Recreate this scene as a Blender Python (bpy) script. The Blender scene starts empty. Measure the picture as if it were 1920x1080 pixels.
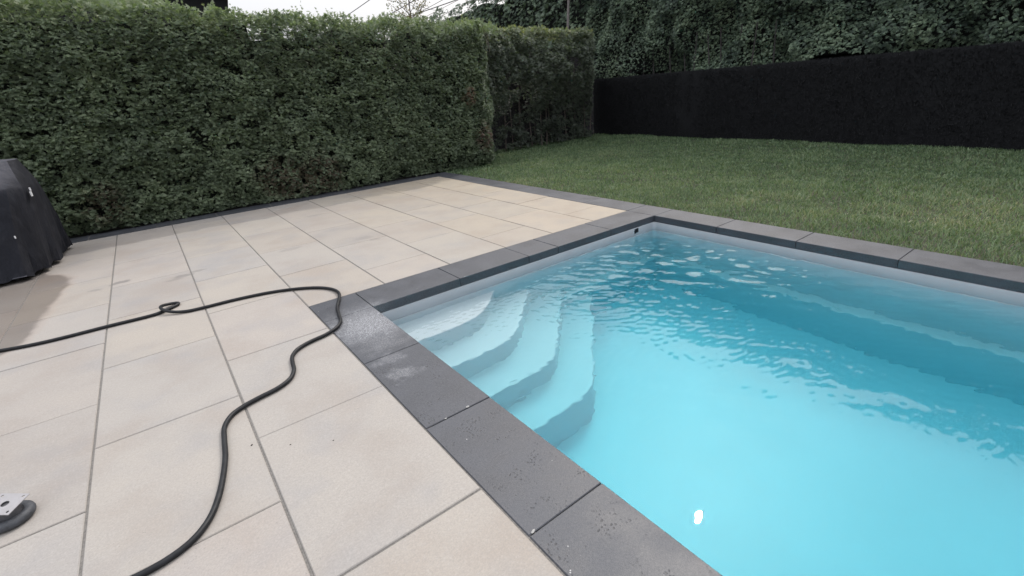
import bpy, math, random
import numpy as np
from mathutils import Vector, Matrix

random.seed(7)
RNG = np.random.default_rng(11)
sc = bpy.context.scene
col = sc.collection

# ------------------------------------------------------------------ camera
CAM_H = 1.4
cam_d = bpy.data.cameras.new('camera')
cam = bpy.data.objects.new('camera', cam_d)
col.objects.link(cam)
cam_d.sensor_fit = 'HORIZONTAL'
cam_d.sensor_width = 36.0
cam_d.lens = 36.0 * 885.557 / 1920.0
cam_d.clip_start = 0.05
cam_d.clip_end = 2000.0


def cam_axes(pitch, roll, yaw):
    cy, sy, cp, sp = math.cos(yaw), math.sin(yaw), math.cos(pitch), math.sin(pitch)
    f = Vector((sy * cp, cy * cp, -sp))
    r = Vector((cy, -sy, 0.0))
    u = r.cross(f)
    c, s = math.cos(roll), math.sin(roll)
    return c * r + s * u, c * u - s * r, f


_r, _u, _f = cam_axes(math.radians(22.6283), math.radians(-4.4399), math.radians(35.7375))
cam.matrix_world = Matrix(((_r.x, _u.x, -_f.x, 0), (_r.y, _u.y, -_f.y, 0), (_r.z, _u.z, -_f.z, CAM_H), (0, 0, 0, 1)))
sc.camera = cam

# ------------------------------------------------------------------ light
SUN_EL, SUN_AZ = math.radians(47), math.radians(62)
world = bpy.data.worlds.new('World')
sc.world = world
world.use_nodes = True
wn = world.node_tree
bg = wn.nodes['Background']
sky_t = wn.nodes.new('ShaderNodeTexSky')
sky_t.sky_type = 'NISHITA'
sky_t.sun_disc = False
sky_t.sun_elevation = SUN_EL
sky_t.sun_rotation = SUN_AZ
sky_t.air_density = 1.0
sky_t.dust_density = 8.0
sky_t.ozone_density = 1.0
# thin overcast veil: the standard overcast sky, three times brighter overhead than at the horizon
tc = wn.nodes.new('ShaderNodeTexCoord')
sp_ = wn.nodes.new('ShaderNodeSeparateXYZ')
wn.links.new(tc.outputs['Generated'], sp_.inputs[0])
cl = wn.nodes.new('ShaderNodeMath'); cl.operation = 'MAXIMUM'; cl.inputs[1].default_value = 0.0
wn.links.new(sp_.outputs[2], cl.inputs[0])
ma = wn.nodes.new('ShaderNodeMath'); ma.operation = 'MULTIPLY_ADD'
ma.inputs[1].default_value = 2 / 3; ma.inputs[2].default_value = 1 / 3
wn.links.new(cl.outputs[0], ma.inputs[0])
vl = wn.nodes.new('ShaderNodeVectorMath'); vl.operation = 'SCALE'
vl.inputs[0].default_value = (12.0, 12.1, 12.6)
wn.links.new(ma.outputs[0], vl.inputs['Scale'])
hz = wn.nodes.new('ShaderNodeMix')
hz.data_type = 'RGBA'
hz.inputs['Factor'].default_value = 0.75
wn.links.new(vl.outputs[0], hz.inputs['B'])
wn.links.new(sky_t.outputs[0], hz.inputs['A'])
wn.links.new(hz.outputs['Result'], bg.inputs['Color'])
bg.inputs['Strength'].default_value = 0.15

sun_d = bpy.data.lights.new('sun', 'SUN')
sun_d.energy = 1.1
sun_d.angle = math.radians(0.55)
sun_d.color = (1.0, 0.965, 0.92)
sun = bpy.data.objects.new('sun', sun_d)
col.objects.link(sun)
_s = Vector((math.sin(SUN_AZ) * math.cos(SUN_EL), math.cos(SUN_AZ) * math.cos(SUN_EL), math.sin(SUN_EL)))
sun.rotation_euler = _s.to_track_quat('Z', 'Y').to_euler()
sun.location = _s * 60
sun_d.cycles.is_caustics_light = False   # hazy sun: no sharp caustic net under water

sc.view_settings.view_transform = 'Standard'
sc.view_settings.look = 'None'
sc.view_settings.gamma = 1.0
sc.view_settings.exposure = 0.40
sc.view_settings.use_curve_mapping = False
sc.render.engine = 'CYCLES'
sc.cycles.max_bounces = 12
sc.cycles.transmission_bounces = 10
sc.cycles.diffuse_bounces = 5
sc.cycles.glossy_bounces = 4
sc.cycles.caustics_refractive = True
sc.cycles.caustics_reflective = False
sc.cycles.sample_clamp_indirect = 4.0
sc.cycles.use_denoising = True


# ------------------------------------------------------------------ helpers
def link(o, parent=None):
    col.objects.link(o)
    if parent is not None:
        o.parent = parent
    return o


def tag(o, label=None, cat=None, group=None, kind=None):
    if label: o['label'] = label
    if cat: o['category'] = cat
    if group: o['group'] = group
    if kind: o['kind'] = kind
    return o


def empty(name, loc=(0, 0, 0)):
    o = bpy.data.objects.new(name, None)
    o.location = loc
    o.empty_display_size = 0.1
    return link(o)


def np_mesh(name, V, F, mat, tint=None, smooth=False):
    """mesh from numpy vertices and an (n,3) or (n,4) face array"""
    V = np.ascontiguousarray(V, np.float32)
    F = np.ascontiguousarray(F, np.int32)
    me = bpy.data.meshes.new(name)
    me.vertices.add(len(V))
    me.vertices.foreach_set('co', V.ravel())
    k = F.shape[1]
    me.loops.add(F.size)
    me.loops.foreach_set('vertex_index', F.ravel())
    me.polygons.add(len(F))
    me.polygons.foreach_set('loop_start', np.arange(0, F.size, k, dtype=np.int32))
    if smooth:
        me.polygons.foreach_set('use_smooth', np.ones(len(F), bool))
    me.update(calc_edges=True)
    if tint is not None:
        at = me.attributes.new('tint', 'FLOAT', 'POINT')
        at.data.foreach_set('value', np.ascontiguousarray(tint, np.float32))
    if mat: me.materials.append(mat)
    return me


def np_obj(name, V, F, mat, parent=None, tint=None, smooth=False, loc=None):
    me = np_mesh(name, V, F, mat, tint, smooth)
    o = bpy.data.objects.new(name, me)
    if loc is not None: o.location = loc
    return link(o, parent)


class MB:
    """collects polygons, builds one mesh"""
    def __init__(self): self.v, self.f = [], []

    def add(self, verts, faces):
        b = len(self.v)
        self.v += [tuple(p) for p in verts]
        self.f += [tuple(i + b for i in f) for f in faces]

    def box(self, x0, x1, y0, y1, z0, z1):
        self.add([(x0, y0, z0), (x1, y0, z0), (x1, y1, z0), (x0, y1, z0), (x0, y0, z1), (x1, y0, z1), (x1, y1, z1), (x0, y1, z1)],
                 [(0, 3, 2, 1), (4, 5, 6, 7), (0, 1, 5, 4), (1, 2, 6, 5), (2, 3, 7, 6), (3, 0, 4, 7)])

    def slab(self, x0, x1, y0, y1, z0, z1, b=0.004):
        """box with a chamfered top edge"""
        self.add([(x0, y0, z0), (x1, y0, z0), (x1, y1, z0), (x0, y1, z0),
                  (x0, y0, z1 - b), (x1, y0, z1 - b), (x1, y1, z1 - b), (x0, y1, z1 - b),
                  (x0 + b, y0 + b, z1), (x1 - b, y0 + b, z1), (x1 - b, y1 - b, z1), (x0 + b, y1 - b, z1)],
                 [(0, 3, 2, 1), (8, 9, 10, 11)] +
                 [(i, (i + 1) % 4, 4 + (i + 1) % 4, 4 + i) for i in range(4)] +
                 [(4 + i, 4 + (i + 1) % 4, 8 + (i + 1) % 4, 8 + i) for i in range(4)])

    def tube(self, pts, rad, n=8, cap=True):
        pts = [Vector(p) for p in pts]
        m = len(pts)
        if not hasattr(rad, '__len__'): rad = [rad] * m
        up = Vector((0.13, 0.31, 1)).normalized()
        vs = []
        for i, p in enumerate(pts):
            t = (pts[min(i + 1, m - 1)] - pts[max(i - 1, 0)]).normalized()
            a = t.cross(up)
            if a.length < 1e-3: a = t.cross(Vector((1, 0, 0)))
            a.normalize()
            b = a.cross(t)
            for k in range(n):
                an = 2 * math.pi * k / n
                vs.append(p + (a * math.cos(an) + b * math.sin(an)) * rad[i])
        fs = [(i * n + k, i * n + (k + 1) % n, (i + 1) * n + (k + 1) % n, (i + 1) * n + k) for i in range(m - 1) for k in range(n)]
        if cap:
            fs += [tuple(range(n - 1, -1, -1)), tuple((m - 1) * n + k for k in range(n))]
        self.add(vs, fs)

    def build(self, name, mat, parent=None, smooth=False, loc=None):
        me = bpy.data.meshes.new(name)
        me.from_pydata(self.v, [], self.f)
        if smooth:
            me.polygons.foreach_set('use_smooth', [True] * len(me.polygons))
        me.update()
        if mat: me.materials.append(mat)
        o = bpy.data.objects.new(name, me)
        if loc is not None: o.location = loc
        return link(o, parent)


def catmull(pts, n=8):
    P = [Vector(p) for p in pts]
    P = [P[0] * 2 - P[1]] + P + [P[-1] * 2 - P[-2]]
    out = []
    for i in range(1, len(P) - 2):
        a, b, c, d = P[i - 1], P[i], P[i + 1], P[i + 2]
        for k in range(n):
            t = k / n
            out.append(0.5 * ((2 * b) + (c - a) * t + (2 * a - 5 * b + 4 * c - d) * t * t + (3 * b - a - 3 * c + d) * t ** 3))
    out.append(P[-2])
    return out


def vnoise(P, seed=0):
    """value noise in 0..1 at an (n,3) array"""
    P = np.asarray(P, float)
    i = np.floor(P).astype(np.int64)
    f = P - i
    f = f * f * (3 - 2 * f)

    def h(ix, iy, iz):
        n = (ix * 374761393 + iy * 668265263 + iz * 2147483647 + seed * 974634777) & 0xffffffff
        n = ((n ^ (n >> 13)) * 1274126177) & 0xffffffff
        n = (n ^ (n >> 16)) & 0xffff
        return n / 65535.0
    r = 0
    for a in (0, 1):
        for b in (0, 1):
            for c in (0, 1):
                w = (f[:, 0] if a else 1 - f[:, 0]) * (f[:, 1] if b else 1 - f[:, 1]) * (f[:, 2] if c else 1 - f[:, 2])
                r = r + w * h(i[:, 0] + a, i[:, 1] + b, i[:, 2] + c)
    return r


# ------------------------------------------------------------------ materials
class NT:
    """small node-tree writer"""
    def __init__(self, name):
        self.m = bpy.data.materials.new(name)
        self.m.use_nodes = True
        self.t = self.m.node_tree
        self.bsdf = self.t.nodes['Principled BSDF']
        self.out = self.t.nodes['Material Output']

    def n(self, kind, **kw):
        nd = self.t.nodes.new(kind)
        for k, v in kw.items():
            if k in nd.inputs and not hasattr(nd, k): nd.inputs[k].default_value = v
            else: setattr(nd, k, v)
        return nd

    def l(self, a, b): self.t.links.new(a, b)

    def setv(self, sock, v):
        if isinstance(v, bpy.types.NodeSocket): self.l(v, sock)
        else: sock.default_value = v

    def pos(self):
        return self.n('ShaderNodeNewGeometry').outputs['Position']

    def noise(self, vec, scale, detail=3, rough=0.55, col=False):
        nd = self.n('ShaderNodeTexNoise')
        nd.inputs['Scale'].default_value = scale
        nd.inputs['Detail'].default_value = detail
        nd.inputs['Roughness'].default_value = rough
        if vec is not None: self.l(vec, nd.inputs['Vector'])
        return nd.outputs['Color' if col else 'Fac']

    def math(self, op, a, b=0.0, c=0.0, clamp=False):
        nd = self.n('ShaderNodeMath', operation=op, use_clamp=clamp)
        self.setv(nd.inputs[0], a); self.setv(nd.inputs[1], b); self.setv(nd.inputs[2], c)
        return nd.outputs[0]

    def vmath(self, op, a, b=None, scale=None):
        nd = self.n('ShaderNodeVectorMath', operation=op)
        self.setv(nd.inputs[0], a)
        if b is not None: self.setv(nd.inputs[1], b)
        if scale is not None: nd.inputs['Scale'].default_value = scale
        return nd.outputs['Value' if op in ('LENGTH', 'DISTANCE', 'DOT_PRODUCT') else 'Vector']

    def remap(self, v, a, b, c=0.0, d=1.0, smooth=True):
        nd = self.n('ShaderNodeMapRange', interpolation_type='SMOOTHSTEP' if smooth else 'LINEAR')
        self.setv(nd.inputs['Value'], v)
        for k, x in (('From Min', a), ('From Max', b), ('To Min', c), ('To Max', d)): self.setv(nd.inputs[k], x)
        return nd.outputs['Result']

    def mix(self, fac, a, b, blend='MIX'):
        nd = self.n('ShaderNodeMix', data_type='RGBA', blend_type=blend)
        self.setv(nd.inputs['Factor'], fac)
        for s, v in (('A', a), ('B', b)):
            if not isinstance(v, bpy.types.NodeSocket) and len(v) == 3: v = (*v, 1)
            self.setv(nd.inputs[s], v)
        return nd.outputs['Result']

    def ramp(self, v, stops):
        nd = self.n('ShaderNodeValToRGB')
        e = nd.color_ramp.elements
        while len(e) < len(stops): e.new(0.5)
        for el, (p, c) in zip(e, stops):
            el.position = p; el.color = (*c, 1)
        self.l(v, nd.inputs[0])
        return nd.outputs[0]

    def bump(self, h, strength=0.3, dist=0.01):
        nd = self.n('ShaderNodeBump')
        nd.inputs['Strength'].default_value = strength
        nd.inputs['Distance'].default_value = dist
        self.l(h, nd.inputs['Height'])
        self.l(nd.outputs[0], self.bsdf.inputs['Normal'])

    def set(self, color=None, rough=None, **kw):
        if color is not None:
            if not isinstance(color, bpy.types.NodeSocket) and len(color) == 3: color = (*color, 1)
            self.setv(self.bsdf.inputs['Base Color'], color)
        if rough is not None: self.setv(self.bsdf.inputs['Roughness'], rough)
        for k, v in kw.items(): self.setv(self.bsdf.inputs[k.replace('_', ' ')], v)
        return self.m


def spot(t, p, x, y, rx, ry, soft=0.5):
    """0..1 mask of an elliptical stain lying on the ground"""
    d = t.vmath('SUBTRACT', p, (x, y, 0))
    d = t.vmath('MULTIPLY', d, (1 / rx, 1 / ry, 0))
    return t.remap(t.vmath('LENGTH', d), 1.0, 1.0 - soft, 0, 1)


def mat_slab():
    t = NT('concrete_slab')
    p = t.pos()
    oi = t.n('ShaderNodeObjectInfo').outputs['Random']
    sh = t.vmath('ADD', p, t.vmath('SCALE', t.n('ShaderNodeCombineXYZ').outputs[0], scale=1.0))
    cloud = t.noise(sh, 1.7, 4, 0.6)
    cloud2 = t.noise(t.vmath('ADD', p, (31, 7, 3)), 3.1, 3, 0.55)
    grain = t.noise(p, 150, 3, 0.8)
    c = t.ramp(t.remap(cloud, 0.3, 0.7, 0, 1), [(0, (0.303, 0.274, 0.246)), (0.5, (0.332, 0.311, 0.286)), (1, (0.350, 0.326, 0.296))])
    c = t.mix(t.remap(cloud2, 0.45, 0.75, 0, 0.55), c, (0.266, 0.264, 0.268))
    # each slab its own batch tone: greyish, pinkish, yellowish
    tone = t.ramp(oi, [(0, (0.93, 0.925, 0.925)), (0.3, (1.05, 1.01, 0.985)), (0.55, (0.97, 0.975, 0.985)), (0.8, (1.06, 1.04, 1.0)), (1, (1.0, 0.965, 0.92))])
    c = t.mix(1.0, c, tone, 'MULTIPLY')
    # slab colour turns gradually yellower towards the right
    sx = t.n('ShaderNodeSeparateXYZ'); t.l(p, sx.inputs[0])
    yel = t.remap(t.math('ADD', sx.outputs[0], t.math('MULTIPLY', cloud, 0.8)), 0.6, 5.2, 0, 0.85)
    c = t.mix(yel, c, t.mix(1.0, c, (1.06, 0.98, 0.80), 'MULTIPLY'))
    c = t.mix(t.remap(grain, 0.36, 0.66, 0.0, 0.30, False), c, (0.195, 0.183, 0.178))
    c = t.mix(t.remap(t.noise(t.vmath('ADD', p, (5, 9, 2)), 60, 4, 0.8), 0.52, 0.72, 0.0, 0.35, False), c, (0.40, 0.385, 0.365))
    mid = t.noise(p, 75, 3, 0.75)
    c = t.mix(t.remap(mid, 0.35, 0.72, 0.0, 0.26, False), c, (0.19, 0.178, 0.170))
    # small dark pores
    pore = t.n('ShaderNodeTexVoronoi', feature='F1'); pore.inputs['Scale'].default_value = 55
    t.l(p, pore.inputs['Vector'])
    pr = t.math('MULTIPLY', t.remap(pore.outputs['Distance'], 0.16, 0.05, 0, 1), t.remap(t.noise(p, 6, 2), 0.5, 0.66, 0, 0.6))
    c = t.mix(pr, c, (0.15, 0.14, 0.13))
    # splashes and footmarks
    w = t.vmath('SCALE', t.vmath('SUBTRACT', t.noise(p, 9, 4, 0.6, True), (0.5, 0.5, 0.5)), scale=0.12)
    q = t.vmath('ADD', p, w)
    st = None
    for x, y, rx, ry, k in ((-0.511, 5.58, 0.10, 0.065, 0.75), (-0.015, 5.30, 0.12, 0.06, 0.6), (0.10, 5.36, 0.09, 0.05, 0.45),
                            (-0.693, 5.50, 0.07, 0.05, 0.4), (0.97, 5.36, 0.16, 0.07, 0.3), (1.70, 5.10, 0.13, 0.09, 0.25),
                            (-0.10, 5.24, 0.10, 0.05, 0.4), (1.75, 4.95, 0.06, 0.05, 0.35)):
        s = t.math('MULTIPLY', spot(t, q, x, y, rx, ry, 0.55), k)
        st = s if st is None else t.math('MAXIMUM', st, s)
    c = t.mix(st, c, (0.15, 0.14, 0.135))
    # big damp patch spreading out from the covered grill
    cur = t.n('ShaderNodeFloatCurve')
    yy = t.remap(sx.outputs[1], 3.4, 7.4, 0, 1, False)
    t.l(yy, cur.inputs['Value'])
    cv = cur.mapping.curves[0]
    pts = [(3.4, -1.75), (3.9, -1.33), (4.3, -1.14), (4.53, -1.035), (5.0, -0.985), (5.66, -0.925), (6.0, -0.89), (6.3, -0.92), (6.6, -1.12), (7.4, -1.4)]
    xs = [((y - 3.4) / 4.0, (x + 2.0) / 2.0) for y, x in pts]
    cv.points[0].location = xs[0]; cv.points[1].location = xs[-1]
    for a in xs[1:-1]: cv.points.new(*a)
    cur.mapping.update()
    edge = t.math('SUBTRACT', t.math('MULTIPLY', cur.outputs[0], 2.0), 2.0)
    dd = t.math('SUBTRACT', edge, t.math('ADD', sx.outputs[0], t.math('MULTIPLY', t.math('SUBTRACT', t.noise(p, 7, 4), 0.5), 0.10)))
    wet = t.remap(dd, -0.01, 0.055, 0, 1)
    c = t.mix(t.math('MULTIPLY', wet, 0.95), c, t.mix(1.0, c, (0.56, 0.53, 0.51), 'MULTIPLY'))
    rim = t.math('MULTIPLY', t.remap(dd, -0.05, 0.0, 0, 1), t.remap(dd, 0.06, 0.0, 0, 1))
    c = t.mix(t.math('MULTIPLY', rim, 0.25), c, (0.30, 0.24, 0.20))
    t.set(c, t.remap(wet, 0, 1, 0.75, 0.5))
    t.bump(t.math('ADD', grain, t.math('MULTIPLY', pr, -1.5)), 0.18, 0.002)
    return t.m


def mat_coping():
    t = NT('anthracite_stone')
    p = t.pos()
    oi = t.n('ShaderNodeObjectInfo').outputs['Random']
    cloud = t.noise(p, 4.5, 5, 0.6)
    c = t.ramp(t.remap(cloud, 0.3, 0.7), [(0, (0.022, 0.0255, 0.034)), (1, (0.040, 0.0455, 0.058))])
    c = t.mix(1.0, c, t.ramp(oi, [(0, (0.90, 0.92, 0.95)), (0.5, (1.0, 1.0, 1.0)), (1, (1.06, 1.04, 1.03))]), 'MULTIPLY')
    grain = t.noise(p, 320, 2, 0.7)
    c = t.mix(t.remap(grain, 0.35, 0.7, 0.0, 0.45, False), c, (0.12, 0.122, 0.13))
    c = t.mix(t.remap(t.noise(p, 95, 3, 0.8), 0.48, 0.75, 0.0, 0.5, False), c, (0.10, 0.102, 0.11))
    # cast pits, denser in patches
    vo = t.n('ShaderNodeTexVoronoi', feature='F1'); vo.inputs['Scale'].default_value = 75
    t.l(t.vmath('ADD', p, t.vmath('SCALE', t.noise(p, 90, 2, 0.6, True), scale=0.012)), vo.inputs['Vector'])
    pit = t.math('MULTIPLY', t.remap(vo.outputs['Distance'], 0.42, 0.18, 0, 1), t.remap(t.noise(p, 8, 4, 0.7), 0.50, 0.64, 0, 1))
    c = t.mix(t.math('MULTIPLY', pit, 0.7), c, (0.006, 0.0065, 0.008))
    # lime bloom on the corner stones beside the pool
    w = t.vmath('ADD', p, t.vmath('SCALE', t.vmath('SUBTRACT', t.noise(p, 14, 4, 0.65, True), (0.5, 0.5, 0.5)), scale=0.35))
    bl = t.math('MULTIPLY', spot(t, w, 0.90, 2.96, 0.42, 0.46, 0.95), 1.0)
    bl = t.math('MAXIMUM', bl, t.math('MULTIPLY', spot(t, w, 0.80, 2.20, 0.12, 0.10, 0.9), 0.5))
    bl = t.math('MAXIMUM', bl, t.math('MULTIPLY', spot(t, w, 0.80, 2.40, 0.13, 0.09, 0.9), 0.4))
    bl = t.math('MAXIMUM', bl, t.math('MULTIPLY', spot(t, w, 0.88, 2.62, 0.25, 0.22, 0.9), 0.4))
    sp = t.remap(t.noise(p, 130, 3, 0.75), 0.44, 0.68, 0, 1)
    c = t.mix(t.math('MULTIPLY', bl, t.math('MULTIPLY_ADD', sp, 0.80, 0.20)), c, (0.40, 0.41, 0.43))
    # lime in some pits
    lv = t.n('ShaderNodeTexVoronoi', feature='F1'); lv.inputs['Scale'].default_value = 24
    t.l(p, lv.inputs['Vector'])
    c = t.mix(t.math('MULTIPLY', t.remap(lv.outputs['Distance'], 0.085, 0.045, 0, 0.8), t.remap(t.noise(p, 5, 2), 0.58, 0.63, 0, 1)), c, (0.55, 0.55, 0.55))
    t.set(c, t.remap(cloud, 0.3, 0.7, 0.42, 0.55), Specular_IOR_Level=0.55)
    t.bump(t.math('SUBTRACT', t.math('MULTIPLY', grain, 0.5), pit), 0.35, 0.003)
    return t.m


def mat_simple(name, color, rough=0.6, noise=0.0, scale=20, bump=0.0, **kw):
    t = NT(name)
    if noise or bump:
        p = t.pos()
        n = t.noise(p, scale, 4, 0.6)
        c = t.mix(t.remap(n, 0.3, 0.7, 0, 1), tuple(x * (1 - noise) for x in color), tuple(min(1, x * (1 + noise)) for x in color))
        t.set(c, rough, **kw)
        if bump: t.bump(t.noise(p, scale * 3, 3), bump, 0.004)
    else:
        t.set(color, rough, **kw)
    return t.m


def mat_leaf(name, stops, patch=None, rough=0.5, trans=0.35, dead=None):
    """foliage: colour by each spray's own tint, tone drifting over the plant"""
    t = NT(name)
    a = t.n('ShaderNodeAttribute', attribute_name='tint').outputs['Fac']
    p = t.pos()
    big = t.noise(p, 1.3, 3, 0.6)
    v = t.math('ADD', a, t.math('MULTIPLY', t.math('SUBTRACT', big, 0.5), 0.55), clamp=True)
    c = t.ramp(v, stops)
    if dead:
        w = t.vmath('ADD', p, t.vmath('SCALE', t.vmath('SUBTRACT', t.noise(p, 5, 3, 0.6, True), (0.5, 0.5, 0.5)), scale=0.5))
        for x, y, z, r, k, cc in dead:
            d = t.vmath('DISTANCE', t.vmath('MULTIPLY', w, (1, 0.5, 1)), (x, y * 0.5, z))
            m = t.math('MULTIPLY', t.remap(d, r, r * 0.4, 0, k), t.remap(t.math('FRACT', t.math('MULTIPLY', a, 17.3)), 0.35, 0.55, 0, 1))
            c = t.mix(m, c, cc)
    t.set(c, rough, Specular_IOR_Level=0.35)
    tr = t.n('ShaderNodeBsdfTranslucent')
    t.l(t.mix(1.0, c, (1.1, 1.25, 0.6), 'MULTIPLY'), tr.inputs['Color'])
    mx = t.n('ShaderNodeMixShader')
    mx.inputs[0].default_value = trans
    t.l(t.bsdf.outputs[0], mx.inputs[1]); t.l(tr.outputs[0], mx.inputs[2])
    t.l(mx.outputs[0], t.out.inputs['Surface'])
    return t.m


def mat_water():
    t = NT('pool_water')
    t.t.nodes.remove(t.bsdf)
    g = t.n('ShaderNodeBsdfRefraction')
    g = t.n('ShaderNodeBsdfGlass')
    g.inputs['IOR'].default_value = 1.333
    g.inputs['Roughness'].default_value = 0.0
    g.inputs['Color'].default_value = (1, 1, 1, 1)
    t.l(g.outputs[0], t.out.inputs['Surface'])
    return t.m


def mat_depth():
    t = NT('water_tint')
    t.t.nodes.remove(t.bsdf)
    va = t.n('ShaderNodeVolumeAbsorption')
    va.inputs['Color'].default_value = (0.03, 0.88, 0.96, 1)
    va.inputs['Density'].default_value = 0.60
    t.l(va.outputs[0], t.out.inputs['Volume'])
    return t.m


M_SLAB = mat_slab()
M_COP = mat_coping()
M_JOINT = mat_simple('joint_sand', (0.15, 0.142, 0.132), 0.95, 0.25, 120)
M_SOIL = mat_simple('lawn_soil', (0.045, 0.042, 0.026), 0.95, 0.4, 30, 0.6)
M_EARTH = mat_simple('earth', (0.05, 0.055, 0.03), 0.95, 0.3, 4)
M_SHELL = mat_simple('pool_gelcoat', (0.585, 0.615, 0.655), 0.28, 0.02, 2.0)
M_WATER = mat_water()

# ------------------------------------------------------------------ setting: levels and outlines (metres)
PX0, PX1 = 1.031, 4.335          # pool opening
PY0, PY1 = -4.2, 3.205
CX, CY, GX = 0.668, 3.587, 4.690  # outer edges of the coping
HY0, HY1 = 8.114, 8.506          # border strip along the hedge
ZW = -0.155
H = 1.4

# ground to the horizon, a ring round the excavated pool
g = MB()
R_, zg = 320.0, -0.09
for x0, x1, y0, y1 in ((-R_, -6, -R_, R_), (14.6, R_, -R_, R_), (-6, 14.6, 22, R_), (-6, 14.6, -R_, -5)):
    g.add([(x0, y0, zg), (x1, y0, zg), (x1, y1, zg), (x0, y1, zg)], [(0, 1, 2, 3)])
for x0, x1, y0, y1 in ((-6, 0.9, -5, 22), (4.5, 14.6, -5, 22), (0.9, 4.5, 3.4, 22), (0.9, 4.5, -5, -4.4)):
    g.add([(x0, y0, zg), (x1, y0, zg), (x1, y1, zg), (x0, y1, zg)], [(0, 1, 2, 3)])
tag(g.build('ground', M_EARTH), kind='structure')

# ------------------------------------------------------------------ patio: sanded bed, slabs, border stones
pb = MB()
for x0, x1, y0, y1 in ((-5.5, 0.70, -4.6, 8.50), (0.70, 4.685, 3.56, 8.50)):
    pb.box(x0, x1, y0, y1, -0.085, -0.0045)
patio = tag(pb.build('patio', M_JOINT), kind='structure')

LX = [-0.8525 - 0.4425 * 4, -0.8525 - 0.4425 * 3, -0.8525 - 0.4425 * 2, -0.8525 - 0.4425, -0.8525, -0.4099, 0.0330, 0.4773, 0.9194, 1.3660, 1.8150, 2.2530, 2.6900, 3.0960]
LX = [x * H for x in LX]
PH = {0: 3.8925, 1: 3.5600}
STEP = 0.6705
TOPY = HY0
slab_meshes = {}


def slab_mesh(kind, w, d, mat, th=0.055, b=0.0035):
    k = (kind, round(w, 3), round(d, 3))
    if k not in slab_meshes:
        m = MB()
        m.slab(-w / 2, w / 2, -d / 2, d / 2, -th, 0, b)
        me = bpy.data.meshes.new(kind)
        me.from_pydata(m.v, [], m.f)
        me.update()
        me.materials.append(mat)
        slab_meshes[k] = me
    return slab_meshes[k]


def lay(kind, x0, x1, y0, y1, parent, mat, gx=0.0045, gy=0.003, jit=0.0012, z=0.0, **kw):
    gxl = gx if not isinstance(gx, tuple) else gx
    w, d = (x1 - x0) - 2 * gx, (y1 - y0) - 2 * gy
    o = bpy.data.objects.new(kind, slab_mesh(kind, w, d, mat, **kw))
    o.location = ((x0 + x1) / 2 + random.uniform(-1, 1) * jit, (y0 + y1) / 2 + random.uniform(-1, 1) * jit, z + random.uniform(-1, 1) * jit)
    o.rotation_euler = (random.uniform(-1, 1) * 0.0012, random.uniform(-1, 1) * 0.0012, random.uniform(-1, 1) * 0.0012)
    return link(o, parent)


for c in range(len(LX) - 1):
    x0, x1 = LX[c], LX[c + 1]
    ph = PH[(c + 1) % 2]
    ybot = CY if x0 > CX - 0.05 else -1.2
    k0 = int(math.floor((ybot / H - ph) / STEP)) - 1
    ys = [ybot] + [H * (ph + STEP * k) for k in range(k0, k0 + 16) if ybot + 0.06 < H * (ph + STEP * k) < TOPY - 0.06] + [TOPY]
    for a, b in zip(ys[:-1], ys[1:]):
        lay('paving_slab', x0, x1, a, b, patio, M_SLAB)

# border stones: along the hedge, and between patio and lawn
bx = [-3.9 + 0.755 * k for k in range(11)] + [4.335]
for a, b in zip(bx[:-1], bx[1:]):
    lay('border_stone', a, b, HY0, HY1, patio, M_COP, 0.003, 0.003)
lay('border_stone', 4.335, GX, HY0, HY1, patio, M_COP, 0.003, 0.003)
by = [CY, 4.313, 5.03, 5.79, 6.55, 7.31, HY0]
for a, b in zip(by[:-1], by[1:]):
    lay('border_stone', 4.335, GX, a, b, patio, M_COP, 0.003, 0.003)

# ------------------------------------------------------------------ swimming pool
pool = tag(empty('swimming_pool', (2.683, 0, 0)), 'in-ground swimming pool with white shell, corner steps and dark stone coping', 'pool')
OFF = Vector((-2.683, 0, 0))


def pooled(o):
    o.parent = pool
    o.matrix_parent_inverse = Matrix.Translation(OFF)
    return o


def rounded_rect(x0, x1, y0, y1, r, n=5):
    out = []
    for cx, cy, a0 in ((x1 - r, y1 - r, 0), (x0 + r, y1 - r, 90), (x0 + r, y0 + r, 180), (x1 - r, y0 + r, 270)):
        for k in range(n + 1):
            a = math.radians(a0 + 90 * k / n)
            out.append((cx + r * math.cos(a), cy + r * math.sin(a)))
    return out


def rings_mesh(rings, close_last=True):
    m = MB()
    n = len(rings[0])
    vs = [p for r in rings for p in r]
    fs = [(i * n + k, i * n + (k + 1) % n, (i + 1) * n + (k + 1) % n, (i + 1) * n + k) for i in range(len(rings) - 1) for k in range(n)]
    if close_last: fs.append(tuple((len(rings) - 1) * n + k for k in range(n)))
    m.add(vs, fs)
    return m


ZF = -1.42
sh = []
ins = 0.006                        # the shell lip shows a hair in front of the coping
prof = [(-0.05, -0.071), (ins - 0.004, -0.071), (ins, -0.075)] + [(ins + 0.0015 * k, -0.075 - k * (ZF + 0.14 + 0.075) / -10) for k in range(1, 11)]
base = prof[-1][0]
prof += [(base + 0.14 * (1 - math.cos(a)), ZF + 0.14 - 0.14 * math.sin(a)) for a in [math.radians(90 * k / 7) for k in range(1, 8)]]
for o_, z in prof:
    r = max(0.02, 0.045 + min(o_, 0.02))
    sh.append([(x, y, z) for x, y in rounded_rect(PX0 + o_, PX1 - o_, PY0 + o_, PY1 - o_, r)])
ZB = -0.163                         # lower edge of the rim strip painted as shaded shell
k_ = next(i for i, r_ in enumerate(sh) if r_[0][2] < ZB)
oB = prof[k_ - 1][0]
mk = lambda o_, z: [(x, y, z) for x, y in rounded_rect(PX0 + o_, PX1 - o_, PY0 + o_, PY1 - o_, 0.045 + min(o_, 0.02))]
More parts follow.
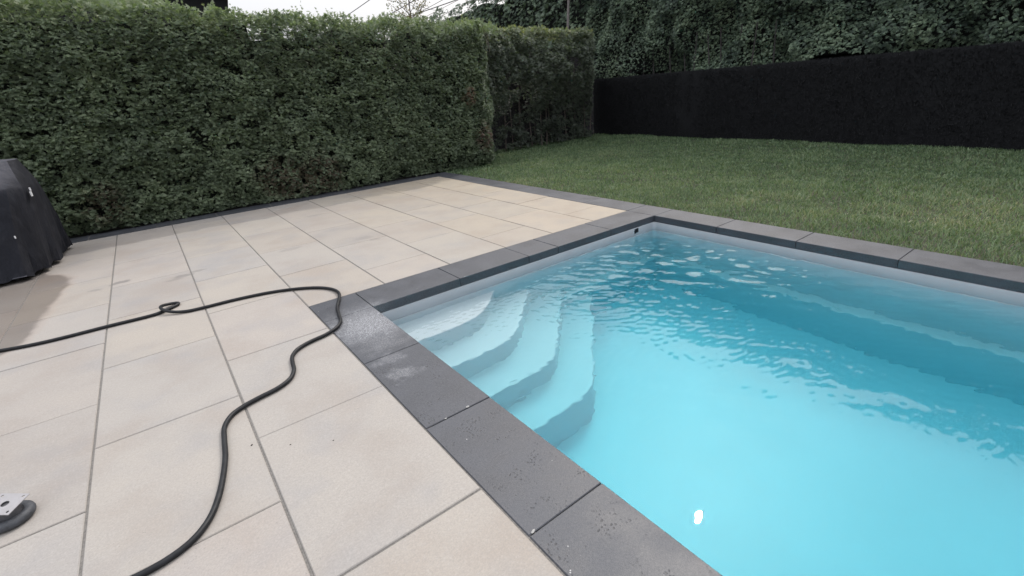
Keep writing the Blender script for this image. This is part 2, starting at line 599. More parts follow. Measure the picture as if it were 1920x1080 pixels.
band = sh[:k_] + [mk(oB + 0.0004, ZB)]
pooled(rings_mesh(band, False).build('rim_shade_band', mat_simple('shaded_gelcoat', (0.295, 0.325, 0.352), 0.35, 0.03, 6.0), smooth=True))  # same white shell; shade above the water painted in as grey
shell = pooled(rings_mesh([mk(oB - 0.03, ZB), mk(oB + 0.0012, ZB)] + sh[k_:]).build('shell', M_SHELL, smooth=True))


def step(outline, z, name='step'):
    """a tread nosing with a rounded edge: outline runs from the left wall to the end wall"""
    P = [Vector((x, y, 0)) for x, y in outline]
    # smooth the outline
    for _ in range(3):
        Q = [P[0]]
        for a, b in zip(P[:-1], P[1:]):
            Q += [a * 0.75 + b * 0.25, a * 0.25 + b * 0.75]
        Q.append(P[-1]); P = Q
    N = []
    for i in range(len(P)):
        tt = (P[min(i + 1, len(P) - 1)] - P[max(i - 1, 0)]).normalized()
        N.append(Vector((-tt.y, tt.x, 0)))     # towards the corner
    corner = Vector((PX0 - 0.02, PY1 + 0.02, 0))
    rr = 0.014
    lev = [(0.0, ZF - 0.02), (0.004, z - rr)] + [(0.004 + rr * (1 - math.cos(a)), z - rr + rr * math.sin(a)) for a in [math.radians(90 * k / 4) for k in range(1, 5)]]
    lev.append((0.004 + rr + 0.004, z))
    lev.append((0.004 + rr + 0.010, z))
    m = MB()
    n = len(P)
    vs = [(p.x + q.x * o_, p.y + q.y * o_, zz) for o_, zz in lev for p, q in zip(P, N)]
    fs = [(i * n + k, i * n + k + 1, (i + 1) * n + k + 1, (i + 1) * n + k) for i in range(len(lev) - 1) for k in range(n - 1)]
    top = (len(lev) - 1) * n
    vs.append((corner.x, corner.y, z))
    fs += [(top + k, top + k + 1, len(vs) - 1) for k in range(n - 1)]
    m.add(vs, fs)
    o = pooled(m.build(name, M_SHELL, smooth=False))
    o.data.polygons.foreach_set('use_smooth', [True] * len(o.data.polygons))
    return o


xw, yw = PX0 - 0.01, PY1 + 0.01
step([(xw, 2.845), (1.35, 2.845), (1.62, 2.845), (1.84, 2.93), (2.00, 3.08), (2.13, yw)], -0.275)
step([(xw, 2.565), (1.40, 2.565), (1.75, 2.565), (1.94, 2.655), (2.20, 2.90), (2.52, yw)], -0.53)
step([(xw, 2.287), (1.50, 2.287), (1.97, 2.287), (2.14, 2.42), (2.45, 2.73), (2.93, yw)], -0.78)
step([(xw, 1.988), (1.60, 1.988), (2.08, 1.988), (2.28, 2.165), (2.70, 2.58), (3.33, yw)], -1.03)

lg = MB()                          # safety ledge along the right and end walls


def ledge_run(m, pts):
    """bullnosed ledge profile swept along an L"""
    w, z, r = 0.175, -0.90, 0.02
    prof = [(0.0, z), (w - r, z)] + [(w - r + r * math.sin(a), z - r + r * math.cos(a)) for a in [math.radians(30 * k) for k in range(1, 4)]] + [(w + 0.05, ZF - 0.02)]
    n = len(prof)
    a0, a1, a2 = pts
    ring = []
    for p, d in ((a0, (-1, 0)), (a1, (-1, -1)), (a2, (0, -1))):
        ring.append([(p[0] + d[0] * o_, p[1] + d[1] * o_, zz) for o_, zz in prof])
    vs = [q for r_ in ring for q in r_]
    m.add(vs, [(i * n + k, i * n + k + 1, (i + 1) * n + k + 1, (i + 1) * n + k) for i in range(2) for k in range(n - 1)])


ledge_run(lg, ((PX1 + 0.01, PY0 - 0.01), (PX1 + 0.01, PY1 + 0.01), (2.6, PY1 + 0.01)))
pooled(lg.build('ledge', M_SHELL))

# coping stones
def cope(x0, x1, y0, y1):
    return pooled(lay('coping_stone', x0, x1, y0, y1, None, M_COP, 0.0025, 0.0025, 0.0006, 0.0015, th=0.070, b=0.003))


for a, b in zip([PX0, 1.785, 2.524, 2.885, 3.625], [1.785, 2.524, 2.885, 3.625, PX1]):
    cope(a, b, PY1, CY)
yl = [PY1, 2.456, 1.690, 0.944, 0.19, -0.56, -1.31, -2.06, -2.81, -3.56, PY0]
for b, a in zip(yl[:-1], yl[1:]):
    cope(CX, PX0, a, b)
cope(CX, PX0, PY1, CY)
yr = [PY1, 2.457, 1.706, 0.966, 0.22, -0.53, -1.28, -2.03, -2.78, -3.53, PY0]
for b, a in zip(yr[:-1], yr[1:]):
    cope(PX1, GX, a, b)
cope(PX1, GX, PY1, CY)
for a, b in zip([CX, 1.4, 2.15, 2.9, 3.65], [1.4, 2.15, 2.9, 3.65, GX]):
    cope(a, b, PY0 - 0.36, PY0)

mb = MB()                          # mortar bed seen in the joints between the coping stones
for x0, x1, y0, y1 in ((0.72, PX0 - 0.02, PY0 - 0.3, 3.5), (PX1 + 0.02, 4.66, PY0 - 0.3, 3.5), (PX0 - 0.02, PX1 + 0.02, PY1 + 0.02, 3.5)):
    mb.box(x0, x1, y0, y1, -0.07, -0.006)
pooled(mb.build('mortar_bed', M_JOINT))
# overflow outlet in the end wall
M_BLACK = mat_simple('black_plastic', (0.012, 0.014, 0.017), 0.4)
ov = MB()
ov.box(3.995, 4.018, PY1 - 0.013, PY1 + 0.02, -0.128, -0.078)
ov.box(4.024, 4.052, PY1 - 0.013, PY1 + 0.02, -0.122, -0.076)
ov.box(3.990, 4.056, PY1 - 0.009, PY1 + 0.02, -0.112, -0.096)
pooled(ov.build('overflow_outlet', M_BLACK))

# water: a closed body, its top rippled
NX, NY = 380, 620
gx = np.linspace(PX0 - 0.008, PX1 + 0.008, NX)
yy = np.linspace(0, 1, NY)
gy = PY1 + 0.008 - (PY1 - PY0 + 0.016) * (0.65 * yy + 0.35 * yy ** 2.2)
X, Y = np.meshgrid(gx, gy)
Z = np.zeros_like(X)
r_ = np.random.default_rng(5)
flat = np.stack([X.ravel(), Y.ravel(), np.zeros(X.size)], 1)
amp = 0.25 + 1.5 * vnoise(flat * [1.1, 1.1, 1] + 9, 3).reshape(X.shape) ** 2
far = np.clip((Y - 0.2) / 2.2, 0, 1)
amp = amp * (0.09 + 0.36 * far + 0.36 * np.clip((X - 3.0) / 1.2, 0, 1))
wx = X + 0.05 * (vnoise(flat * 2.3, 4).reshape(X.shape) - 0.5)
for k in range(26):
    lam = 0.085 * (1 + 3.0 * r_.random())
    th = math.radians(62 + r_.normal() * 38)
    Z += amp * 0.0058 * lam * np.sin(2 * math.pi / lam * (wx * math.sin(th) + Y * math.cos(th)) + r_.random() * 7) * (vnoise(flat * [1.6, 1.6, 1] + 3.1 * k, 20 + k).reshape(X.shape) * 1.6 - 0.1)
for k in range(16):                # small wind chop
    lam = 0.036 * (1 + 1.2 * r_.random())
    th = math.radians(r_.random() * 360)
    Z += (0.45 + 1.0 * np.clip((Y - 0.3) / 1.6 + (X - 2.6) / 2.0, 0, 1)) * (1 - 0.70 * np.exp(-((X - 1.29) ** 2 + (Y - 0.68) ** 2) / 0.30 ** 2)) * 0.0034 * lam * np.sin(2 * math.pi / lam * (wx * math.sin(th) + Y * math.cos(th)) + r_.random() * 7) * np.clip(vnoise(flat * [2.2, 2.2, 1] + 5.1 * k, 50 + k).reshape(X.shape) * 2.4 - 0.8, 0, 1)
for cx, cy, a, lam, R0 in ((2.60, 2.52, 0.0011, 0.085, 0.50), (2.52, 2.30, 0.0006, 0.06, 0.40)):   # rings spreading by the steps
    d = np.hypot(X - cx, Y - cy)
    Z += 0.45 * a * np.cos(2 * math.pi * d / lam) * np.exp(-((d - 0.30) / R0) ** 2) * (0.35 + vnoise(flat * 2 + 1, 77).reshape(X.shape))
cz = np.clip(((X - 2.3) / 1.6 + (Y - 1.3) / 2.0) - 0.35, 0, 1) * np.clip(0.4 + vnoise(flat * 1.4 + 40, 91).reshape(X.shape), 0, 1)
cz = np.maximum(cz, np.clip((X - 3.55) / 0.5, 0, 1) * 0.7)
for k in range(14):                # livelier water in the far corner and along the far wall
    lam = 0.10 * (1 + 1.3 * r_.random())
    th = math.radians(48 + r_.normal() * 30)
    Z += cz * 0.0085 * lam * np.sin(2 * math.pi / lam * (wx * math.sin(th) + Y * math.cos(th)) + r_.random() * 7) * np.clip(vnoise(flat * [1.9, 1.9, 1] + 4.3 * k, 120 + k).reshape(X.shape) * 1.8 - 0.4, 0, 1)
Z += ZW
Vt = np.stack([X, Y, Z], 2).reshape(-1, 3)
ii = np.arange(NX * NY).reshape(NY, NX)
q = np.stack([ii[:-1, :-1], ii[1:, :-1], ii[1:, 1:], ii[:-1, 1:]], 2).reshape(-1, 4)
tri = lambda Q: np.concatenate([Q[:, [0, 1, 2]], Q[:, [0, 2, 3]]])
water = np_obj('water', Vt, tri(q), M_WATER, smooth=True)
tag(water, kind='structure')
wb = MB()                          # the water body that tints light by depth
wb.box(PX0 - 0.012, PX1 + 0.012, PY0 - 0.012, PY1 + 0.012, ZF - 0.03, ZW + 0.016)
wbo = wb.build('water_body', mat_depth(), water)

# ------------------------------------------------------------------ lawn
lw = MB()
nxl, nyl = 26, 44
vs = []
for j in range(nyl + 1):
    for i in range(nxl + 1):
        x = GX + 0.012 + (12.6 - GX) * i / nxl
        y = -4.4 + 16.0 * j / nyl
        z = -0.035 + (0.02 * math.sin(x * 1.7 + y) * math.sin(y * 0.9) if i > 2 else 0)
        vs.append((x, y, z))
lw.add(vs, [(j * (nxl + 1) + i, j * (nxl + 1) + i + 1, (j + 1) * (nxl + 1) + i + 1, (j + 1) * (nxl + 1) + i) for j in range(nyl) for i in range(nxl)])
lawn = tag(lw.build('lawn', M_SOIL, smooth=True), kind='structure')


def lawn_z(x, y):
    return -0.035 + np.where(x > GX + 0.9, 0.02 * np.sin(x * 1.7 + y) * np.sin(y * 0.9), 0)


def mat_grass():
    t = NT('grass_blades')
    a = t.n('ShaderNodeAttribute', attribute_name='tint').outputs['Fac']
    p = t.pos()
    big = t.noise(p, 0.9, 4, 0.65)
    v = t.math('ADD', a, t.math('MULTIPLY', t.math('SUBTRACT', big, 0.5), 0.5), clamp=True)
    c = t.ramp(v, [(0, (0.066, 0.112, 0.062)), (0.35, (0.136, 0.205, 0.110)), (0.65, (0.212, 0.280, 0.158)), (0.85, (0.275, 0.300, 0.19)), (1.0, (0.39, 0.37, 0.25))])
    t.set(c, 0.5, Specular_IOR_Level=0.3)
    tr = t.n('ShaderNodeBsdfTranslucent')
    t.l(t.mix(1.0, c, (1.1, 1.2, 0.6), 'MULTIPLY'), tr.inputs['Color'])
    mx = t.n('ShaderNodeMixShader'); mx.inputs[0].default_value = 0.3
    t.l(t.bsdf.outputs[0], mx.inputs[1]); t.l(tr.outputs[0], mx.inputs[2])
    t.l(mx.outputs[0], t.out.inputs['Surface'])
    return t.m


def make_grass(n):
    # more blades where the lawn is near the lens
    x = GX + 0.015 + (11.2 - GX) * RNG.random(n * 3)
    y = -0.6 + 11.1 * RNG.random(n * 3)
    d = np.hypot(x, y)
    keep = RNG.random(n * 3) < np.clip((6.2 / d) ** 1.3, 0.12, 1)
    # thin along the very edge of the stones, in patches
    pn = vnoise(np.stack([x * 3, y * 3, 0 * x], 1), 8)
    keep &= ~((x < GX + 0.06) & (pn < 0.55))
    x, y = x[keep][:n], y[keep][:n]
    n = len(x)
    d = np.hypot(x, y)
    tuft = vnoise(np.stack([x * 5, y * 5, 0 * x], 1), 2)
    h = (0.026 + 0.034 * RNG.random(n)) * (0.65 + 0.7 * tuft) * np.where(y > 8.4, 1.5, 1)
    w = 0.0025 * (0.7 + 0.6 * RNG.random(n)) * np.clip(d / 5.0, 1, 2.6)
    an = RNG.random(n) * 2 * np.pi
    ln = h * (0.25 + 0.9 * RNG.random(n))
    la = RNG.random(n) * 2 * np.pi
    b = np.stack([x, y, lawn_z(x, y) - 0.004], 1)
    s = np.stack([np.cos(an), np.sin(an), 0 * an], 1) * w[:, None]
    lean = np.stack([np.cos(la), np.sin(la), 0 * la], 1) * ln[:, None]
    up = np.stack([0 * h, 0 * h, h], 1)
    m = b + up * 0.6 + lean * 0.35
    tp = b + up * np.clip(1 - 0.25 * (ln / h)[:, None], 0.5, 1) + lean
    V = np.stack([b - s, b + s, m + s * 0.8, m - s * 0.8, tp], 1).reshape(-1, 3)
    k = np.arange(n)[:, None, None] * 5
    F = (np.array([[0, 1, 2], [0, 2, 3], [3, 2, 4]])[None] + k).reshape(-1, 3)
    tint = -0.04 + 0.80 * RNG.random(n) + 0.25 * (tuft - 0.5)
    dry = np.zeros(n)
    for cx, cy, r, kf in ((5.96, 1.16, 0.55, 0.5), (6.44, 0.86, 0.7, 0.45), (5.74, 2.77, 0.5, 0.35), (5.09, 5.44, 0.5, 0.3), (5.03, 6.15, 0.4, 0.3), (5.5, 1.9, 0.5, 0.35), (7.4, 1.6, 0.6, 0.2), (6.0, 4.2, 0.7, 0.25)):
        dry = np.maximum(dry, kf * np.exp(-((x - cx) ** 2 + (y - cy) ** 2) / r ** 2))
    dry += 0.30 * np.exp(-((x - GX) / 0.16) ** 2) * (vnoise(np.stack([x * 2.2, y * 2.2, 0 * x], 1), 31) > 0.55)
    tint += 0.75 * dry * RNG.random(n) * 1.4 - 0.10 * np.clip((x - 7.5) / 2.5, 0, 1)
    tint = np.clip(tint, 0, 1)
    return np_obj('grass', V, F, mat_grass(), tint=np.repeat(tint, 5))


grass = tag(make_grass(195000), kind='stuff', label='short green lawn grass with a few straw-coloured dry patches', cat='grass')

# ------------------------------------------------------------------ hedges
def spray_template(seed, lobes=6):
    """flat scale-leaf fan: narrow rhombic lobes along a short curved axis; x along, y across, z normal"""
    r = np.random.default_rng(seed)
    V, F = [], []
    spec = [(0.0, 0.0, 1.0)]
    for k in range(lobes - 1):
        sd = 1 if k % 2 else -1
        spec.append((0.10 + 0.13 * k, sd * (0.55 + 0.35 * r.random()), 0.60 - 0.055 * k + 0.12 * r.random()))
    for s, a, L in spec:
        b = np.array([s, 0, 0.0])
        d = np.array([math.cos(a), math.sin(a), 0])
        n = np.array([-d[1], d[0], 0])
        w = 0.070 + 0.035 * r.random()
        pts = [b, b + d * L * 0.5 + n * w * (0.8 + .4 * r.random()), b + d * L, b + d * L * 0.5 - n * w]
        i = len(V)
        for p in pts:
            V.append((p[0], p[1], -0.22 * p[0] ** 2 + 0.25 * abs(p[1]) * (r.random() - 0.6)))
        F += [(i, i + 1, i + 2), (i, i + 2, i + 3)]
    V = np.array(V); V[:, 0] -= 0.25
    return V, np.array(F)


TEMPL = [spray_template(s, l) for s, l in ((1, 5), (2, 5), (3, 6), (4, 5))]


def sprays(name, P, D, Nn, S, tint, mat, parent):
    """all sprays of one plant as one mesh: positions, pointing directions, normals, sizes"""
    D = D / np.linalg.norm(D, axis=1, keepdims=True)
    Y_ = np.cross(Nn, D); Y_ /= np.linalg.norm(Y_, axis=1, keepdims=True)
    Z_ = np.cross(D, Y_)
    which = RNG.integers(0, len(TEMPL), len(P))
    Vs, Fs, Ts = [], [], []
    b = 0
    for k, (tv, tf) in enumerate(TEMPL):
        m = which == k
        c = m.sum()
        if not c: continue
        fx = S[m][:, None] * (0.85 + 0.3 * RNG.random((c, 1)))
        V = P[m][:, None, :] + fx[:, :, None] * (tv[None, :, 0:1] * D[m][:, None, :] + tv[None, :, 1:2] * Y_[m][:, None, :] + tv[None, :, 2:3] * Z_[m][:, None, :])
        Vs.append(V.reshape(-1, 3))
        Fs.append((tf[None] + (b + np.arange(c) * len(tv))[:, None, None]).reshape(-1, 3))
        Ts.append(np.repeat(tint[m], len(tv)))
        b += c * len(tv)
    o = np_obj(name, np.concatenate(Vs), np.concatenate(Fs), mat, parent, np.concatenate(Ts))
    o['kind'] = 'stuff'
    return o


def rand_dirs(n, mean, spread):
    return np.asarray(mean)[None] + RNG.normal(size=(n, 3)) * np.asarray(spread)[None]


GREENS = [(0.0, (0.078, 0.102, 0.073)), (0.35, (0.158, 0.202, 0.130)), (0.62, (0.230, 0.280, 0.180)), (0.85, (0.25, 0.285, 0.18)), (1.0, (0.30, 0.315, 0.17))]
M_HEDGE = mat_leaf('cedar_sprays', GREENS, dead=[(1.67, 8.4, 0.34, 0.5, 0.7, (0.10, 0.055, 0.045)), (2.3, 8.4, 0.30, 0.5, 0.7, (0.10, 0.055, 0.045)),
                                                 (-0.6, 8.4, 0.35, 0.35, 0.7, (0.10, 0.06, 0.05)), (5.4, 8.4, 1.36, 0.22, 0.8, (0.20, 0.11, 0.08)),
                                                 (5.75, 8.6, 0.55, 0.4, 0.8, (0.17, 0.10, 0.09))])
M_DARK = mat_simple('hedge_shade', (0.012, 0.015, 0.012), 0.95, 0.5, 25, 0.8)
M_BARK = mat_simple('cedar_bark', (0.115, 0.095, 0.085), 0.9, 0.35, 40, 0.5)

M_BARKD = mat_simple('dark_bark', (0.05, 0.045, 0.045), 0.9, 0.35, 40, 0.5)
HF = 8.47                          # face of the clipped hedge
hedge = tag(empty('clipped_hedge', (1.0, 9.1, 0)), 'long clipped green cedar hedge along the edge of the patio', 'hedge')


def into(o, root):
    o.parent = root
    o.matrix_parent_inverse = Matrix.Translation(-Vector(root.location))
    return o


def hedge_top(x):
    x = np.asarray(x, float)
    return 2.74 + 0.10 * np.clip((1.6 - x) / 2.5, 0, 1) + 0.14 * np.clip((1.25 - x) / 0.3, 0, 1) + 0.17 * np.exp(-((x - 1.40) / 0.06) ** 2) - 0.06 * np.clip((x - 2.5) / 3, 0, 1) + 0.10 * (vnoise(np.stack([x * 1.7, 0 * x, 0 * x], 1), 6) - 0.5) + 0.14 * (vnoise(np.stack([x * 5.3, 0 * x, 0 * x], 1), 7) - 0.5)


def clipped_face(n):
    x = -3.6 + 9.83 * RNG.random(n)
    z = 0.03 + 2.75 * RNG.random(n)
    ok = z < hedge_top(x)
    x, z = x[ok], z[ok]
    P3 = np.stack([x, 0 * x, z], 1)
    bulge = 0.16 * (vnoise(P3 * 1.9, 1) - 0.5) + 0.13 * (vnoise(P3 * 5.5, 2) - 0.5)
    bulge += 0.16 * np.clip((z - 2.2) / 0.55, 0, 1) ** 2        # rounded shoulder
    bulge += 0.09 * np.clip((0.3 - z) / 0.3, 0, 1)
    endr = np.clip((x - 5.6) / 0.85, 0, 1)
    bulge += 0.95 * endr ** 2
    depth = RNG.exponential(0.055, len(x))
    y = HF + bulge + np.clip(depth, 0, 0.26) - 0.03
    hole = vnoise(P3 * 7.5, 5)
    keep = (hole > 0.22) | (depth > 0.07)
    thin = (z > 2.48) & (x > 1.7) & (RNG.random(len(x)) < 0.25)
    keep &= ~thin
    x, y, z, depth = x[keep], y[keep], z[keep], depth[keep]
    n = len(x)
    D = rand_dirs(n, (0, -0.75, -0.12), (0.62, 0.35, 0.42))
    D[:, 0] += 0.3 * np.clip((x - 5.9) / 0.5, 0, 1)
    D[:, 2] += 0.5 * np.clip((z - 2.45) / 0.3, 0, 1)
    Nn = rand_dirs(n, (0, -0.45, 0.85), (0.45, 0.4, 0.35))
    S = 0.044 + 0.036 * RNG.random(n)
    clump = vnoise(np.stack([x * 4, y * 4, z * 4], 1), 12)
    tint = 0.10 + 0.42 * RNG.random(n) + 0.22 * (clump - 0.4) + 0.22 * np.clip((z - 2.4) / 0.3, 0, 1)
    light = (RNG.random(n) < 0.05)
    tint = np.clip(tint + 0.25 * light, 0, 1)
    return np.stack([x, y, z], 1), D, Nn, S, tint


P, D, Nn, S, T = clipped_face(92000)
# top and back of the hedge, standing sprigs along the skyline
n = 8000
x = -3.6 + 10.0 * RNG.random(n); yb = HF + 0.1 + 1.05 * RNG.random(n)
z = hedge_top(x) - 0.02 - 0.14 * RNG.random(n) - 0.25 * np.abs((yb - HF - 0.6) / 0.6) ** 3
keep = ~((x > 1.75) & (x < 3.4) & (RNG.random(n) < 0.3))
Pt = np.stack([x, yb, z], 1)[keep]
Dt = rand_dirs(len(Pt), (0, -0.25, 0.8), (0.5, 0.5, 0.3)); Nt = rand_dirs(len(Pt), (0, -0.8, 0.4), (0.6, 0.4, 0.4))
St = 0.055 + 0.04 * RNG.random(len(Pt)); Tt = np.clip(0.42 + 0.4 * RNG.random(len(Pt)), 0, 1)
# upright shoots
n = 260
x = -3.4 + 9.8 * RNG.random(n); yb = HF + 0.15 + 0.8 * RNG.random(n)
base = np.stack([x, yb, hedge_top(x) - 0.06], 1)
lean = RNG.normal(size=(n, 3)) * [0.35, 0.3, 0.05] + [0, 0, 1]
L = 0.05 + 0.15 * RNG.random(n) ** 2
Pu, Du = [], []
for k in range(4):
    Pu.append(base + lean * (L * (k + 0.6) / 4)[:, None]); Du.append(lean + RNG.normal(size=(n, 3)) * 0.5)
Pu, Du = np.concatenate(Pu), np.concatenate(Du)
Nu = rand_dirs(len(Pu), (0, -1, 0.2), (0.6, 0.3, 0.3))
Su = 0.032 + 0.025 * RNG.random(len(Pu)); Tu = np.clip(0.5 + 0.45 * RNG.random(len(Pu)), 0, 1)
cat = np.concatenate
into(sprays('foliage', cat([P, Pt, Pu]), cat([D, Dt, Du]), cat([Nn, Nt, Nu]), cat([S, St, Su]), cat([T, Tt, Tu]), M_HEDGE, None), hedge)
core = MB()                        # solid dark blocks added to stop light, inner shade in their colour
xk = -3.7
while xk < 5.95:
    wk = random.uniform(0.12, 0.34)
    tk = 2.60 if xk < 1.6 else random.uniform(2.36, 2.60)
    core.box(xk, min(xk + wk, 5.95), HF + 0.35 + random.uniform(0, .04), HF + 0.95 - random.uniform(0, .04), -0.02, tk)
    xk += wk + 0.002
into(core.build('shade_core', M_DARK), hedge)
tw = MB()
for k in range(120):               # thin twigs inside the see-through crown
    x = random.uniform(1.5, 6.2); y = HF + random.uniform(0.15, 0.9); z0 = random.uniform(2.1, 2.4)
    tw.tube([(x, y, z0), (x + random.uniform(-.08, .08), y + random.uniform(-.1, .1), z0 + random.uniform(.25, .42))], [0.006, 0.002], 4, False)
o = into(tw.build('twigs', M_BARK), hedge); o['kind'] = 'stuff'

# --- sparse hedge run behind the lawn corner
sparse = tag(empty('sparse_hedge', (8.6, 10.1, 0)), 'sparse hedge with bare lower stems at the far corner of the lawn', 'hedge')
M_SP = mat_leaf('sparse_sprays', [(0.0, (0.060, 0.073, 0.062)), (0.4, (0.130, 0.158, 0.120)), (0.7, (0.20, 0.23, 0.16)), (0.9, (0.26, 0.27, 0.14)), (1.0, (0.38, 0.37, 0.12))])
SPF = 9.25


def sparse_face(n):
    x = 5.6 + 5.4 * RNG.random(n)
    z = 0.05 + 2.75 * RNG.random(n)
    top = 2.72 - 0.06 * (x - 6) / 4 + 0.2 * (vnoise(np.stack([x * 2.7, 0 * x, 0 * x], 1), 9) - 0.5)
    P3 = np.stack([x, 0 * x, z], 1)
    lowthin = np.clip((1.65 - z) / 0.9, 0, 1)                  # bare below
    edge = np.clip((x - 10.0) / 0.6, 0, 1)
    ok = (z < top) & (RNG.random(n) < 1 - 0.42 * lowthin * (1 - 0.7 * edge))
    ok &= vnoise(P3 * 4.0, 15) > 0.20 + 0.14 * lowthin
    x, z, P3, lowthin = x[ok], z[ok], P3[ok], lowthin[ok]
    y = SPF + 0.30 * (vnoise(P3 * 1.6, 16) - 0.5) + 0.2 * (vnoise(P3 * 5, 17) - 0.5) + RNG.exponential(0.10, len(x)) + 0.70 * lowthin + 0.2 * np.clip((z - 2.2) / 0.5, 0, 1) ** 2
    y -= 0.45 * np.clip((6.9 - x) / 0.9, 0, 1) * (1 - 0.7 * lowthin)
    ok = x < 9.75 + 0.95 * (y - 9.25) + 0.2 * (vnoise(P3 * 3.1, 18) - 0.5)
    x, y, z, lowthin = x[ok], y[ok], z[ok], lowthin[ok]
    n = len(x)
    D = rand_dirs(n, (0, -0.7, -0.15), (0.7, 0.4, 0.45)); Nn = rand_dirs(n, (0, -0.5, 0.8), (0.5, 0.4, 0.35))
    S = 0.06 + 0.045 * RNG.random(n)
    yl = np.exp(-((x - 8.3) / 0.5) ** 2 - ((z - 2.65) / 0.3) ** 2)
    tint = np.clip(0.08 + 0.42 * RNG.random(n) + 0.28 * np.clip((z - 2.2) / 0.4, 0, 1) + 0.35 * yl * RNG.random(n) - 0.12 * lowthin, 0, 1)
    return np.stack([x, y, z], 1), D, Nn, S, tint


P, D, Nn, S, T = sparse_face(40000)
n = 3200
x = 6.0 + 3.9 * RNG.random(n); yb = SPF + 0.1 + 0.9 * RNG.random(n)
z = 2.66 - 0.06 * (x - 6) / 4 + 0.2 * (vnoise(np.stack([x * 2.7, 0 * x, 0 * x], 1), 9) - 0.5) - 0.18 * RNG.random(n) + 0.06
Pt = np.stack([x, yb, z], 1); Dt = rand_dirs(n, (0, -0.3, 0.7), (0.5, 0.5, 0.3)); Nt = rand_dirs(n, (0, -0.7, 0.5), (0.6, 0.4, 0.4))
St = 0.06 + 0.04 * RNG.random(n); Tt = np.clip(0.5 + 0.4 * RNG.random(n), 0, 1)
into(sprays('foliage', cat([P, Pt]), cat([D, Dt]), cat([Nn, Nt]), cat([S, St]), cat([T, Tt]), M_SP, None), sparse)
c2 = MB()  # added dark slab behind the stems, shade painted into its colour
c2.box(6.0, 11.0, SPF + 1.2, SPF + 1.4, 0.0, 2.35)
into(c2.build('shade_core', mat_simple('twiggy_shade', (0.030, 0.028, 0.031), 0.95, 0.6, 18, 0.8)), sparse)
for x, y, lx, hh in ((7.35, 10.0, .05, 1.9), (7.62, 10.05, -.03, 2.0), (7.90, 10.12, .10, 1.9), (8.02, 10.2, -.02, 2.1), (8.30, 10.1, -.16, 1.8), (8.45, 10.15, .04, 2.2), (8.55, 10.0, -.01, 2.1), (8.80, 10.1, .08, 2.0),
                     (9.00, 10.2, .03, 1.9), (9.18, 10.05, .06, 2.1), (9.55, 10.1, -.10, 2.0), (9.90, 10.15, .05, 2.0), (10.18, 10.0, -.09, 2.0), (10.5, 10.1, .02, 1.9)):
    m = MB()
    pts = [(x + lx * (k / 6) + random.uniform(-.012, .012), y + random.uniform(-.012, .012), -0.04 + hh * k / 6) for k in range(7)]
    r0 = random.uniform(0.011, 0.019)
    m.tube(pts, [r0 * (1 - 0.09 * k) for k in range(7)], 6)
    for _ in range(5):
        k = random.randint(1, 5); p = Vector(pts[k]); a = random.uniform(0, 6.28); L = random.uniform(.12, .4)
        m.tube([p, p + Vector((math.cos(a) * L * .6, math.sin(a) * L * .6 - .05, L * .35)), p + Vector((math.cos(a) * L, math.sin(a) * L - .1, L * .45))], [.005, .004, .002], 4, False)
    into(m.build('stem', M_BARK), sparse)

# --- tall hedge beyond the black fence
tall = tag(empty('tall_hedge', (12.4, 8.0, 0)), 'tall dark cedar hedge rising behind the black fence and overhanging it', 'hedge')
M_TALL = mat_leaf('tall_sprays', [(0.0, (0.034, 0.054, 0.042)), (0.4, (0.128, 0.182, 0.122)), (0.7, (0.215, 0.275, 0.180)), (1.0, (0.31, 0.36, 0.23))], trans=0.15)
TF = 11.55


def tall_top(y):
    y = np.asarray(y, float)
    return np.interp(y, [-3, 4, 9, 12.2, 15.8, 24], [5.5, 5.4, 5.6, 5.6, 4.85, 4.7]) + 0.3 * (vnoise(np.stack([0 * y, y * 1.9, 0 * y], 1), 43) - 0.5)


def tall_face(n, y0, y1, size):
    y = y0 + (y1 - y0) * RNG.random(n)
    z = 1.40 + 3.6 * RNG.random(n)
    P3 = np.stack([0 * y, y, z], 1)
    low = 1.47 + 0.22 * (vnoise(P3 * [0, 1.3, 0], 41) - 0.5) + 0.26 * (vnoise(P3 * [0, 4.1, 0], 42) - 0.5) - 0.05 * np.clip((y - 6.5) / 3, 0, 1)
    top = tall_top(y)
    ok = (z > low) & (z < top) & (vnoise(P3 * 3.4, 44) > 0.06)
    ok &= RNG.random(n) < 1 - 0.55 * np.clip((y - 7.6) / 1.5, 0, 1) * np.clip((2.6 - z) / 0.6, 0, 1)
    y, z, P3 = y[ok], z[ok], P3[ok]
    n = len(y)
    bul = 0.60 * (vnoise(P3 * 1.25, 45) - 0.5) + 0.40 * (vnoise(P3 * 3.3, 46) - 0.5)
    x = TF + bul + np.clip(RNG.exponential(0.09, n), 0, 0.4) + 0.25 * np.clip((z - 4.3) / 0.5, 0, 1)
    D = rand_dirs(n, (-0.75, 0, -0.45), (0.35, 0.6, 0.4)); Nn = rand_dirs(n, (-0.5, 0, 0.8), (0.4, 0.45, 0.35))
    S = size * (0.75 + 0.5 * RNG.random(n))
    tint = np.clip(0.06 + 0.5 * RNG.random(n) + 0.35 * (vnoise(P3 * 2.6, 47) - 0.45), 0, 1)
    return np.stack([x, y, z], 1), D, Nn, S, tint


